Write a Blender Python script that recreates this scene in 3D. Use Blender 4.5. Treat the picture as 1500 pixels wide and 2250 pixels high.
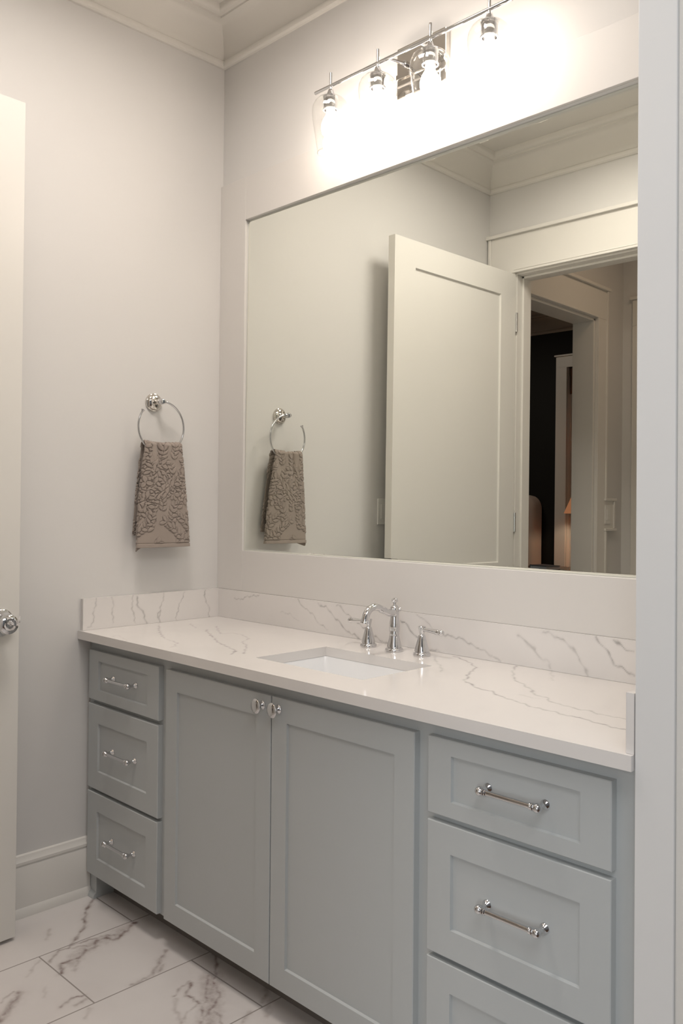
import bpy, bmesh, math, random
import numpy as np
from mathutils import Vector, Matrix

for o in list(bpy.data.objects):
    bpy.data.objects.remove(o, do_unlink=True)
SC = bpy.context.scene
COL = SC.collection

# ------------------------------------------------------------------ camera, world, lights, exposure
SC.view_settings.view_transform = 'Standard'
SC.view_settings.look = 'None'
SC.view_settings.gamma = 1.0
SC.view_settings.use_curve_mapping = False
SC.view_settings.exposure = 0.44

W = 2.0175            # right end of the vanity recess
LF = 1.779            # depth of the bathroom
CEIL = 3.215
CZ = 0.90             # worktop height


def make_camera():
    yaw, pitch, roll, f = 0.7730, 0.0110, 0.0082, 1887.99
    ppx, ppy = 804.88, 1084.80
    fw = Vector((-math.sin(yaw) * math.cos(pitch), math.cos(yaw) * math.cos(pitch), math.sin(pitch)))
    r0 = Vector((math.cos(yaw), math.sin(yaw), 0))
    u0 = r0.cross(fw)
    r = r0 * math.cos(roll) + u0 * math.sin(roll)
    u = -r0 * math.sin(roll) + u0 * math.cos(roll)
    cam = bpy.data.cameras.new('camera')
    cam.sensor_fit = 'HORIZONTAL'
    cam.sensor_width = 36
    cam.lens = f / 1500 * 36
    cam.shift_x = -(ppx - 750) / 1500
    cam.shift_y = (ppy - 1125) / 1500
    cam.clip_start = 0.02
    o = bpy.data.objects.new('camera', cam)
    COL.objects.link(o)
    m = Matrix((r, u, -fw)).transposed().to_4x4()
    m.translation = Vector((2.7386, -1.9937, 1.3404))
    o.matrix_world = m
    SC.camera = o


make_camera()
world = bpy.data.worlds.new('world')
SC.world = world
world.use_nodes = True
world.node_tree.nodes['Background'].inputs[0].default_value = (0.75, 0.85, 1.0, 1)
world.node_tree.nodes['Background'].inputs[1].default_value = 0.3


def area_light(name, loc, aim, size, size_y, power, col):
    l = bpy.data.lights.new(name, 'AREA')
    l.shape = 'RECTANGLE'
    l.size, l.size_y, l.energy, l.color = size, size_y, power, col
    o = bpy.data.objects.new(name, l)
    COL.objects.link(o)
    o.location = loc
    d = Vector(aim) - Vector(loc)
    o.rotation_euler = d.to_track_quat('-Z', 'Y').to_euler()
    return o


# light from the neighbouring room
area_light('room_fill_side', (3.45, -4.12, 1.6), (2.6, 0.0, 1.5), 1.5, 1.9, 37, (0.93, 0.97, 1.0))
area_light('room_fill_top', (3.3, -1.9, 3.17), (3.3, -1.9, 0), 1.4, 1.4, 22, (0.98, 0.98, 1.0))
area_light('bath_fill', (0.95, -0.95, 3.205), (0.95, -0.95, 0), 0.5, 0.5, 14.0, (1.0, 0.91, 0.835)).data.spread = math.radians(158)  # added ceiling fill to lift walls and cabinets, no such lamp known
area_light('hall_light', (0.75, -2.6, 3.18), (0.75, -2.6, 0), 0.3, 0.3, 2.4, (1.0, 0.72, 0.52))
area_light('bedroom_fill', (-2.4, -3.4, 3.15), (-2.4, -3.4, 0), 0.5, 0.5, 11.0, (1.0, 0.84, 0.72))  # added fill to brighten the bedroom, stands for no seen lamp
BULB = 36.0
BULB_COL = (1.0, 0.85, 0.72)

# ------------------------------------------------------------------ materials


def mat(name, col, rough=0.5, metal=0.0, spec=0.5, emit=None, strength=0, coat=0.0):
    m = bpy.data.materials.new(name)
    m.use_nodes = True
    b = m.node_tree.nodes['Principled BSDF']
    b.inputs['Base Color'].default_value = (*col, 1)
    b.inputs['Roughness'].default_value = rough
    b.inputs['Metallic'].default_value = metal
    b.inputs['Specular IOR Level'].default_value = spec
    b.inputs['Coat Weight'].default_value = coat
    if emit:
        b.inputs['Emission Color'].default_value = (*emit, 1)
        b.inputs['Emission Strength'].default_value = strength
    return m


def nd(m, t, **kw):
    n = m.node_tree.nodes.new(t)
    for k, v in kw.items():
        setattr(n, k, v)
    return n


def lk(m, a, b):
    m.node_tree.links.new(a, b)


def bsdf(m):
    return m.node_tree.nodes['Principled BSDF']


def add_noise_bump(m, scale, strength, dist=0.001, detail=3):
    tc = nd(m, 'ShaderNodeTexCoord')
    n = nd(m, 'ShaderNodeTexNoise')
    n.inputs['Scale'].default_value = scale
    n.inputs['Detail'].default_value = detail
    b = nd(m, 'ShaderNodeBump')
    b.inputs['Strength'].default_value = strength
    b.inputs['Distance'].default_value = dist
    lk(m, tc.outputs['Object'], n.inputs['Vector'])
    lk(m, n.outputs['Fac'], b.inputs['Height'])
    lk(m, b.outputs['Normal'], bsdf(m).inputs['Normal'])
    return m


M = {}
M['wall'] = add_noise_bump(mat('wall paint', (0.70, 0.69, 0.675), 0.6, spec=0.25), 260, 0.06)
M['ceiling'] = add_noise_bump(mat('ceiling paint', (0.74, 0.72, 0.68), 0.7, spec=0.2), 200, 0.05)
M['trim'] = mat('trim paint', (0.76, 0.74, 0.70), 0.32, spec=0.4)
M['jamb'] = mat('jamb paint', (0.74, 0.74, 0.735), 0.4, spec=0.35)
M['door'] = mat('door paint', (0.76, 0.745, 0.705), 0.3, spec=0.4)
M['board'] = mat('surround paint', (0.70, 0.68, 0.655), 0.4, spec=0.35)
M['cabinet'] = add_noise_bump(mat('cabinet paint', (0.50, 0.525, 0.53), 0.36, spec=0.4), 500, 0.03)
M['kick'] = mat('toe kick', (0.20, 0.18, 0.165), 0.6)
M['chrome'] = mat('chrome', (0.68, 0.68, 0.69), 0.045, 1.0)
M['nickel'] = mat('polished nickel', (0.68, 0.65, 0.61), 0.07, 1.0)
M['porcelain'] = mat('porcelain', (0.86, 0.87, 0.88), 0.12, spec=0.5, coat=0.3)
M['charcoal'] = mat('charcoal wall', (0.012, 0.012, 0.011), 0.6, spec=0.2)
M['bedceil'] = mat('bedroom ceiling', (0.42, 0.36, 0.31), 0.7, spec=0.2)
M['linen'] = add_noise_bump(mat('beige linen', (0.50, 0.43, 0.39), 0.9, spec=0.1), 700, 0.2)
M['button'] = mat('button', (0.30, 0.22, 0.18), 0.8)
M['darkwood'] = mat('dark wood', (0.02, 0.014, 0.012), 0.25)
M['woven'] = mat('woven shade', (0.12, 0.055, 0.03), 0.8)
M['shade'] = mat('lamp shade fabric', (0.55, 0.23, 0.12), 0.8, emit=(1.0, 0.42, 0.2), strength=0.15)
M['lampbulb'] = mat('lamp bulb', (1, 0.9, 0.7), 0.4, emit=(1.0, 0.80, 0.58), strength=90)
M['ceramic'] = mat('lamp ceramic', (0.4, 0.3, 0.22), 0.3)
M['carpet'] = add_noise_bump(mat('carpet', (0.25, 0.22, 0.19), 0.95, spec=0.05), 300, 0.4, 0.004)
M['white'] = mat('white plastic', (0.80, 0.79, 0.76), 0.3)
M['paper'] = mat('paper', (0.60, 0.70, 0.80), 0.5)
M['book'] = mat('book cover', (0.05, 0.06, 0.08), 0.4)
M['wood'] = add_noise_bump(mat('dark oak floor', (0.09, 0.05, 0.03), 0.35), 40, 0.1)
M['grey'] = mat('grey paint', (0.16, 0.16, 0.165), 0.6)
M['dark'] = mat('dark hole', (0.02, 0.02, 0.02), 0.7)
M['duvet'] = mat('duvet', (0.55, 0.5, 0.45), 0.9)
M['sky'] = mat('window pane', (0.25, 0.26, 0.28), 0.1, spec=0.5)
M['bulb'] = mat('glowing bulb', (1, 0.95, 0.9), 0.3, emit=BULB_COL, strength=BULB)


def mirror_mat():
    m = mat('mirror silver', (0.90, 0.92, 0.865), 0.0, 1.0)
    return m


M['mirror'] = mirror_mat()


def clear_glass():
    m = bpy.data.materials.new('clear thin glass')
    m.use_nodes = True
    nt = m.node_tree
    nt.nodes.clear()
    out = nt.nodes.new('ShaderNodeOutputMaterial')
    tr = nt.nodes.new('ShaderNodeBsdfTransparent')
    tr.inputs[0].default_value = (0.93, 0.935, 0.93, 1)
    gl = nt.nodes.new('ShaderNodeBsdfGlossy')
    gl.inputs['Roughness'].default_value = 0.03
    gl.inputs['Color'].default_value = (0.9, 0.9, 0.9, 1)
    fr = nt.nodes.new('ShaderNodeLayerWeight')
    fr.inputs['Blend'].default_value = 0.5
    pw = nt.nodes.new('ShaderNodeMath')
    pw.operation = 'POWER'
    pw.inputs[1].default_value = 3.0
    nt.links.new(fr.outputs['Facing'], pw.inputs[0])
    ad = nt.nodes.new('ShaderNodeMath')
    ad.operation = 'MULTIPLY_ADD'
    ad.inputs[1].default_value = 0.8
    ad.inputs[2].default_value = 0.07
    nt.links.new(pw.outputs[0], ad.inputs[0])
    mx = nt.nodes.new('ShaderNodeMixShader')
    nt.links.new(ad.outputs[0], mx.inputs[0])
    nt.links.new(tr.outputs[0], mx.inputs[1])
    nt.links.new(gl.outputs[0], mx.inputs[2])
    nt.links.new(mx.outputs[0], out.inputs['Surface'])
    return m


M['glass'] = clear_glass()


def veined(name, base, vein, rough, cloud, cloud_scale, pinkish=None):
    """stone whose veins are a per-vertex 'vein' value, broken up by noise"""
    m = mat(name, base, rough, spec=0.5, coat=0.15)
    b = bsdf(m)
    at = nd(m, 'ShaderNodeAttribute', attribute_name='vein')
    tc = nd(m, 'ShaderNodeTexCoord')
    n1 = nd(m, 'ShaderNodeTexNoise')
    n1.inputs['Scale'].default_value = cloud_scale
    n1.inputs['Detail'].default_value = 6
    lk(m, tc.outputs['Object'], n1.inputs['Vector'])
    r1 = nd(m, 'ShaderNodeMapRange')
    r1.inputs['From Min'].default_value = 0.45
    r1.inputs['From Max'].default_value = 0.75
    r1.inputs['To Max'].default_value = cloud
    lk(m, n1.outputs['Fac'], r1.inputs['Value'])
    n2 = nd(m, 'ShaderNodeTexNoise')
    n2.inputs['Scale'].default_value = 45
    n2.inputs['Detail'].default_value = 5
    lk(m, tc.outputs['Object'], n2.inputs['Vector'])
    r2 = nd(m, 'ShaderNodeMapRange')
    r2.inputs['From Min'].default_value = 0.3
    r2.inputs['From Max'].default_value = 0.62
    r2.inputs['To Min'].default_value = 0.35
    r2.inputs['To Max'].default_value = 1.15
    lk(m, n2.outputs['Fac'], r2.inputs['Value'])
    mu = nd(m, 'ShaderNodeMath', operation='MULTIPLY')
    lk(m, at.outputs['Fac'], mu.inputs[0])
    lk(m, r2.outputs['Result'], mu.inputs[1])
    ad = nd(m, 'ShaderNodeMath', operation='ADD', use_clamp=True)
    lk(m, mu.outputs[0], ad.inputs[0])
    lk(m, r1.outputs['Result'], ad.inputs[1])
    mx = nd(m, 'ShaderNodeMix', data_type='RGBA')
    mx.inputs[6].default_value = (*base, 1)
    mx.inputs[7].default_value = (*vein, 1)
    lk(m, ad.outputs[0], mx.inputs[0])
    return m, mx


M['quartz'], _mx = veined('veined quartz', (0.77, 0.745, 0.725), (0.20, 0.19, 0.185), 0.12, 0.10, 3.0)
lk(M['quartz'], _mx.outputs[2], bsdf(M['quartz']).inputs['Base Color'])


def floor_mat():
    m, mx = veined('marble floor tile', (0.72, 0.69, 0.675), (0.25, 0.19, 0.175), 0.22, 0.16, 2.3)
    tc = nd(m, 'ShaderNodeTexCoord')
    mp = nd(m, 'ShaderNodeMapping')
    # brick rows run along y: swap axes so that each tile is 0.612 long and 0.330 wide
    mp.inputs['Rotation'].default_value = (0, 0, math.radians(-90))
    br = nd(m, 'ShaderNodeTexBrick')
    br.inputs['Scale'].default_value = 1.0
    br.inputs['Mortar Size'].default_value = 0.0022
    br.inputs['Mortar Smooth'].default_value = 0.1
    br.inputs['Brick Width'].default_value = 0.612
    br.inputs['Row Height'].default_value = 0.330
    br.offset = 0.5
    br.offset_frequency = 2
    br.squash = 1.0
    br.inputs['Color1'].default_value = (0, 0, 0, 1)
    br.inputs['Color2'].default_value = (0, 0, 0, 1)
    br.inputs['Mortar'].default_value = (1, 1, 1, 1)
    mp2 = nd(m, 'ShaderNodeVectorMath', operation='ADD')
    lk(m, tc.outputs['Object'], mp.inputs['Vector'])
    lk(m, mp.outputs['Vector'], mp2.inputs[0])
    # rotated by -90 deg: X' = y, Y' = -x
    mp2.inputs[1].default_value = TILE_OFF
    lk(m, mp2.outputs['Vector'], br.inputs['Vector'])
    g = nd(m, 'ShaderNodeMix', data_type='RGBA')
    lk(m, br.outputs['Color'], g.inputs[0])
    lk(m, mx.outputs[2], g.inputs[6])
    g.inputs[7].default_value = (0.34, 0.31, 0.29, 1)
    lk(m, g.outputs[2], bsdf(m).inputs['Base Color'])
    bp = nd(m, 'ShaderNodeBump', invert=True)
    bp.inputs['Distance'].default_value = 0.001
    bp.inputs['Strength'].default_value = 0.4
    lk(m, br.outputs['Color'], bp.inputs['Height'])
    lk(m, bp.outputs['Normal'], bsdf(m).inputs['Normal'])
    return m


# rows (constant Y' = -x) meet at x = 0.285, 0.615 ...; cross joints at y = -0.840 in the row x 0.285-0.615
TILE_OFF = (0.840 + 0.612 * 4, 0.285 + 0.330 * 8, 0)
M['floor'] = floor_mat()


def terry_mat():
    m = mat('towel cotton', (0.33, 0.28, 0.245), 0.95, spec=0.05)
    b = bsdf(m)
    b.inputs['Sheen Weight'].default_value = 0.25
    add_noise_bump(m, 900, 0.35, 0.0008, 2)
    return m


M['towel'] = terry_mat()

# ------------------------------------------------------------------ mesh helpers


class MB:
    def __init__(self):
        self.bm = bmesh.new()

    def box(self, x0, x1, y0, y1, z0, z1):
        x0, x1 = sorted((x0, x1)); y0, y1 = sorted((y0, y1)); z0, z1 = sorted((z0, z1))
        v = [self.bm.verts.new(p) for p in ((x0, y0, z0), (x1, y0, z0), (x1, y1, z0), (x0, y1, z0),
                                            (x0, y0, z1), (x1, y0, z1), (x1, y1, z1), (x0, y1, z1))]
        fs = [(0, 3, 2, 1), (4, 5, 6, 7), (0, 1, 5, 4), (1, 2, 6, 5), (2, 3, 7, 6), (3, 0, 4, 7)]
        return [self.bm.faces.new([v[i] for i in f]) for f in fs]

    def lathe(self, prof, center=(0, 0, 0), axis=(0, 0, 1), seg=40, squash=1.0):
        """prof: (radius, height) pairs along axis"""
        ax = Vector(axis).normalized()
        a = Vector((1, 0, 0)) if abs(ax.x) < 0.9 else Vector((0, 1, 0))
        e1 = (a - ax * a.dot(ax)).normalized()
        e2 = ax.cross(e1)
        c = Vector(center)
        rings = []
        for r, h in prof:
            if r < 1e-6:
                rings.append([self.bm.verts.new(c + ax * h)])
            else:
                rings.append([self.bm.verts.new(c + ax * h + (e1 * math.cos(2 * math.pi * k / seg) + e2 * math.sin(2 * math.pi * k / seg) * squash) * r) for k in range(seg)])
        for A, B in zip(rings, rings[1:]):
            if len(A) == 1 and len(B) == 1:
                continue
            for k in range(seg):
                k2 = (k + 1) % seg
                if len(A) == 1:
                    self.bm.faces.new((A[0], B[k2], B[k]))
                elif len(B) == 1:
                    self.bm.faces.new((A[k], A[k2], B[0]))
                else:
                    self.bm.faces.new((A[k], A[k2], B[k2], B[k]))
        return self

    def tube(self, pts, rad, seg=16, caps=True):
        P = [Vector(p) for p in pts]
        n = len(P)
        if not isinstance(rad, (list, tuple)):
            rad = [rad] * n
        tang = []
        for i in range(n):
            t = (P[min(i + 1, n - 1)] - P[max(i - 1, 0)]).normalized()
            tang.append(t)
        a = Vector((0, 0, 1)) if abs(tang[0].z) < 0.9 else Vector((1, 0, 0))
        e = (a - tang[0] * a.dot(tang[0])).normalized()
        rings = []
        for i in range(n):
            e = (e - tang[i] * e.dot(tang[i])).normalized()
            f = tang[i].cross(e)
            rings.append([self.bm.verts.new(P[i] + (e * math.cos(2 * math.pi * k / seg) + f * math.sin(2 * math.pi * k / seg)) * rad[i]) for k in range(seg)])
        for A, B in zip(rings, rings[1:]):
            for k in range(seg):
                k2 = (k + 1) % seg
                self.bm.faces.new((A[k], A[k2], B[k2], B[k]))
        if caps:
            self.bm.faces.new(list(reversed(rings[0])))
            self.bm.faces.new(rings[-1])
        return self

    def sphere(self, c, r, seg=24, rings=14, scale=(1, 1, 1)):
        prof = [(r * math.sin(math.pi * i / rings), -r * math.cos(math.pi * i / rings)) for i in range(rings + 1)]
        prof[0] = (0, -r); prof[-1] = (0, r)
        n0 = len(self.bm.verts)
        self.lathe(prof, (0, 0, 0), (0, 0, 1), seg)
        self.bm.verts.ensure_lookup_table()
        for v in self.bm.verts[n0:]:
            v.co = Vector((v.co.x * scale[0] + c[0], v.co.y * scale[1] + c[1], v.co.z * scale[2] + c[2]))
        return self

    def extrude_profile(self, prof, p0, p1, out, up=(0, 0, 1), ext0=0.0, ext1=0.0):
        """sweep a closed 2-D profile (out, up) straight from p0 to p1; ext = mitre slope per unit of 'out'"""
        p0, p1, out, up = Vector(p0), Vector(p1), Vector(out), Vector(up)
        d = (p1 - p0).normalized()
        A = [self.bm.verts.new(p0 + out * a + up * b + d * (a * ext0)) for a, b in prof]
        B = [self.bm.verts.new(p1 + out * a + up * b + d * (a * ext1)) for a, b in prof]
        n = len(prof)
        for i in range(n):
            j = (i + 1) % n
            self.bm.faces.new((A[i], A[j], B[j], B[i]))
        self.bm.faces.new(list(reversed(A)))
        self.bm.faces.new(B)
        return self

    def build(self, name, material, parent=None, smooth=None, bevel=None, bevel_seg=2, loc=None):
        bmesh.ops.recalc_face_normals(self.bm, faces=self.bm.faces[:])
        me = bpy.data.meshes.new(name)
        if bevel:
            eds = [e for e in self.bm.edges if len(e.link_faces) == 2 and e.calc_face_angle(0) > math.radians(40)]
            bmesh.ops.bevel(self.bm, geom=eds, offset=bevel, segments=bevel_seg, affect='EDGES', profile=0.6, clamp_overlap=True)
        self.bm.to_mesh(me)
        self.bm.free()
        if smooth:
            for p in me.polygons:
                p.use_smooth = True
            me.set_sharp_from_angle(angle=math.radians(smooth))
        o = bpy.data.objects.new(name, me)
        COL.objects.link(o)
        me.materials.append(material)
        if loc:
            o.location = loc
        if parent:
            o.parent = parent
        return o


def thing(name, label, cat, loc=(0, 0, 0), rot=0, group=None):
    o = bpy.data.objects.new(name, None)
    o.empty_display_size = 0.05
    COL.objects.link(o)
    o.location = loc
    o.rotation_euler = (0, 0, rot)
    o['label'] = label
    o['category'] = cat
    if group:
        o['group'] = group
    return o


def tag(o, label, cat, group=None):
    o['label'] = label
    o['category'] = cat
    if group:
        o['group'] = group
    return o


def struct(o, label=None, cat=None):
    o['kind'] = 'structure'
    if label:
        o['label'] = label
    if cat:
        o['category'] = cat
    return o


def dup(src, parent=None, loc=None, rot=None):
    c = src.copy()
    COL.objects.link(c)
    if parent:
        c.parent = parent
    if loc is not None:
        c.location = loc
    if rot is not None:
        c.rotation_euler = rot
    for ch in list(src.children):
        dup(ch, c)
    return c


def smooth_path(pts, n=8):
    """Catmull-Rom through pts"""
    P = [Vector(p) for p in pts]
    P = [P[0] * 2 - P[1]] + P + [P[-1] * 2 - P[-2]]
    out = []
    for i in range(1, len(P) - 2):
        for k in range(n):
            t = k / n
            a, b, c, d = P[i - 1], P[i], P[i + 1], P[i + 2]
            out.append(0.5 * ((2 * b) + (c - a) * t + (2 * a - 5 * b + 4 * c - d) * t * t + (3 * b - a - 3 * c + d) * t ** 3))
    out.append(P[-2])
    return out


def vein_values(U, V, lines, seed=0):
    """value 0..1 at points (U,V) from a list of (polyline, half width mm, strength)"""
    out = np.zeros_like(U)
    # small wobble of the lines so they look like mineral veins
    rs = np.random.RandomState(seed)
    ph = rs.rand(6) * 6.28
    Uw = U + 0.0022 * np.sin(V * 140 + ph[0]) + 0.0013 * np.sin(V * 330 + U * 120 + ph[1])
    Vw = V + 0.0022 * np.sin(U * 150 + ph[2]) + 0.0013 * np.sin(U * 310 + V * 140 + ph[3])
    for pts, hw, st in lines:
        h = hw * 0.001
        d2 = np.full_like(U, 1e9)
        for (ax, ay), (bx, by) in zip(pts, pts[1:]):
            ex, ey = bx - ax, by - ay
            L2 = ex * ex + ey * ey + 1e-12
            t = np.clip(((Uw - ax) * ex + (Vw - ay) * ey) / L2, 0, 1)
            d2 = np.minimum(d2, (Uw - ax - t * ex) ** 2 + (Vw - ay - t * ey) ** 2)
        d = np.sqrt(d2)
        core = np.clip(1 - d / h, 0, 1) ** 0.8
        halo = np.clip(1 - d / (h * 3.2), 0, 1) ** 2 * 0.28
        out = np.maximum(out, st * np.maximum(core, halo))
    return out


def steps(a, b, step, extra=()):
    n = max(1, int(round((b - a) / step)))
    s = set(round(a + (b - a) * i / n, 5) for i in range(n + 1))
    for e in extra:
        s = {q for q in s if abs(q - e) > step * 0.3 or q in (round(a, 5), round(b, 5))}
        s.add(round(e, 5))
    return sorted(s)


def grid_mesh(us, vs, to3d, skip=None):
    """(verts, faces, U, V) of a grid"""
    nu, nv = len(us), len(vs)
    U, V = np.meshgrid(np.array(us), np.array(vs), indexing='ij')
    verts = [to3d(u, v) for u, v in zip(U.ravel(), V.ravel())]
    faces = []
    for i in range(nu - 1):
        for j in range(nv - 1):
            if skip and skip((us[i] + us[i + 1]) / 2, (vs[j] + vs[j + 1]) / 2):
                continue
            a = i * nv + j
            faces.append((a, a + nv, a + nv + 1, a + 1))
    return verts, faces, U.ravel(), V.ravel()


def veined_object(name, verts, faces, vals, material, parent=None):
    me = bpy.data.meshes.new(name)
    me.from_pydata(verts, [], faces)
    at = me.attributes.new('vein', 'FLOAT', 'POINT')
    at.data.foreach_set('value', np.asarray(vals, dtype=np.float32))
    me.update()
    bm = bmesh.new()
    bm.from_mesh(me)
    loose = [v for v in bm.verts if not v.link_faces]
    bmesh.ops.delete(bm, geom=loose, context='VERTS')
    bmesh.ops.recalc_face_normals(bm, faces=bm.faces[:])
    bm.to_mesh(me)
    bm.free()
    me.materials.append(material)
    o = bpy.data.objects.new(name, me)
    COL.objects.link(o)
    if parent:
        o.parent = parent
    return o


def panel_front(mb, w, h, t, fl, fr, ft, fb, rec=0.007, slope=0.002):
    """shaker front: back on y=0, face on y=-t, lower left corner at the origin, inset panel"""
    bm = mb.bm
    c = 0.0016
    def ring(x0, x1, z0, z1, y):
        return [bm.verts.new(p) for p in ((x0, y, z0), (x1, y, z0), (x1, y, z1), (x0, y, z1))]
    R = [ring(0, w, 0, h, 0), ring(0, w, 0, h, -t + c), ring(c, w - c, c, h - c, -t),
         ring(fl, w - fr, fb, h - ft, -t), ring(fl + slope, w - fr - slope, fb + slope, h - ft - slope, -t + rec)]
    bm.faces.new(list(reversed(R[0])))
    for A, B in zip(R, R[1:]):
        for i in range(4):
            j = (i + 1) % 4
            bm.faces.new((A[i], A[j], B[j], B[i]))
    bm.faces.new(R[-1])
    return mb

# vein lines (points in metres, half width in mm, strength)
V_TOP=[
 ([(0.083,-0.318),(0.180,-0.380),(0.291,-0.439),(0.360,-0.467),(0.410,-0.474),(0.447,-0.484),(0.491,-0.520),(0.503,-0.545)],2.55,0.55),
 ([(0.110,-0.210),(0.178,-0.239),(0.217,-0.255)],2.55,0.4),
 ([(0.274,-0.255),(0.344,-0.293),(0.453,-0.346),(0.527,-0.386),(0.596,-0.406),(0.684,-0.436),(0.722,-0.480)],3.4,0.6),
 ([(0.231,-0.180),(0.383,-0.273),(0.397,-0.236),(0.442,-0.231),(0.528,-0.266),(0.573,-0.328),(0.629,-0.353),(0.685,-0.401),(0.745,-0.455)],2.55,0.45),
 ([(0.203,-0.576),(0.182,-0.535),(0.314,-0.577)],2.55,0.2),
 ([(1.181,-0.033),(1.215,-0.044),(1.289,-0.087),(1.337,-0.131),(1.379,-0.225),(1.394,-0.234),(1.415,-0.285),(1.453,-0.305),(1.499,-0.334),(1.535,-0.333),(1.568,-0.357),(1.611,-0.371),(1.648,-0.382),(1.686,-0.397),(1.715,-0.399),(1.750,-0.401),(1.789,-0.411),(1.811,-0.404),(1.840,-0.415),(1.870,-0.420),(1.907,-0.429),(1.926,-0.425)],2.98,0.8),
 ([(1.391,-0.022),(1.429,-0.093),(1.498,-0.185),(1.541,-0.212),(1.596,-0.254),(1.626,-0.292),(1.656,-0.295),(1.698,-0.328),(1.729,-0.333),(1.776,-0.344),(1.795,-0.337),(1.822,-0.351),(1.849,-0.348),(1.886,-0.348)],2.98,0.7),
 ([(1.601,-0.312),(1.630,-0.322),(1.657,-0.319)],3.4,0.25),
 ([(1.143,-0.071),(1.194,-0.129),(1.262,-0.186),(1.306,-0.237)],4.25,0.35),
 ([(1.473,0.022),(1.569,-0.122)],4.25,0.2),
]
V_LEFT=[
 ([(-0.522,1.009),(-0.532,0.977),(-0.535,0.939),(-0.541,0.910),(-0.554,0.909)],3,0.48),
 ([(-0.464,1.004),(-0.461,0.971),(-0.465,0.943),(-0.459,0.914)],3,0.4),
 ([(-0.383,1.006),(-0.389,0.980),(-0.382,0.940),(-0.373,0.906)],2.62,0.48),
 ([(-0.366,1.002),(-0.369,0.973),(-0.344,0.947),(-0.338,0.922),(-0.326,0.901)],3.75,0.56),
 ([(-0.255,1.004),(-0.271,0.955),(-0.276,0.926),(-0.273,0.901)],3,0.48),
 ([(-0.169,1.001),(-0.189,0.964),(-0.201,0.930),(-0.205,0.897)],2.25,0.48),
 ([(-0.074,1.002),(-0.083,0.984),(-0.070,0.960),(-0.057,0.933),(-0.059,0.897)],2.62,0.64),
 ([(-0.276,0.944),(-0.287,0.932),(-0.277,0.914)],2.25,0.48),
]
V_BACK=[
 ([(0.118,0.978),(0.152,0.975),(0.201,0.991),(0.265,1.000)],2.25,0.48),
 ([(0.478,1.003),(0.522,0.973),(0.554,0.962),(0.591,0.930),(0.633,0.916)],2.25,0.48),
 ([(0.387,0.952),(0.440,0.949),(0.488,0.926)],2.25,0.24),
 ([(0.584,1.002),(0.608,0.987),(0.626,0.994),(0.656,0.963),(0.686,0.950),(0.720,0.922),(0.743,0.911),(0.757,0.917),(0.782,0.901),(0.788,0.896)],2.62,0.72),
 ([(0.676,1.002),(0.691,0.999),(0.720,0.978),(0.743,0.966),(0.776,0.950),(0.820,0.935),(0.858,0.914),(0.911,0.899)],2.25,0.6),
 ([(0.961,0.980),(0.981,0.971),(1.001,0.954),(1.035,0.929)],2.62,0.72),
 ([(1.025,1.001),(1.059,0.994),(1.073,0.979),(1.097,0.963),(1.130,0.956),(1.175,0.952)],2.62,0.4),
 ([(1.079,0.903),(1.098,0.906),(1.119,0.901)],3,0.48),
 ([(1.131,0.954),(1.172,0.952),(1.202,0.950),(1.241,0.935),(1.280,0.924),(1.308,0.913),(1.336,0.903)],3,0.4),
 ([(1.392,0.983),(1.421,0.966),(1.447,0.949),(1.460,0.932),(1.486,0.923),(1.496,0.905)],4.5,0.4),
 ([(1.473,1.001),(1.502,0.996),(1.535,0.985),(1.560,0.968),(1.580,0.945),(1.609,0.903)],3.75,0.44),
 ([(1.626,1.006),(1.649,0.985),(1.668,0.961),(1.683,0.941),(1.706,0.934),(1.733,0.921)],3,0.72),
 ([(1.676,1.006),(1.698,0.991),(1.713,0.984),(1.733,0.981)],3,0.64),
]
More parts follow.
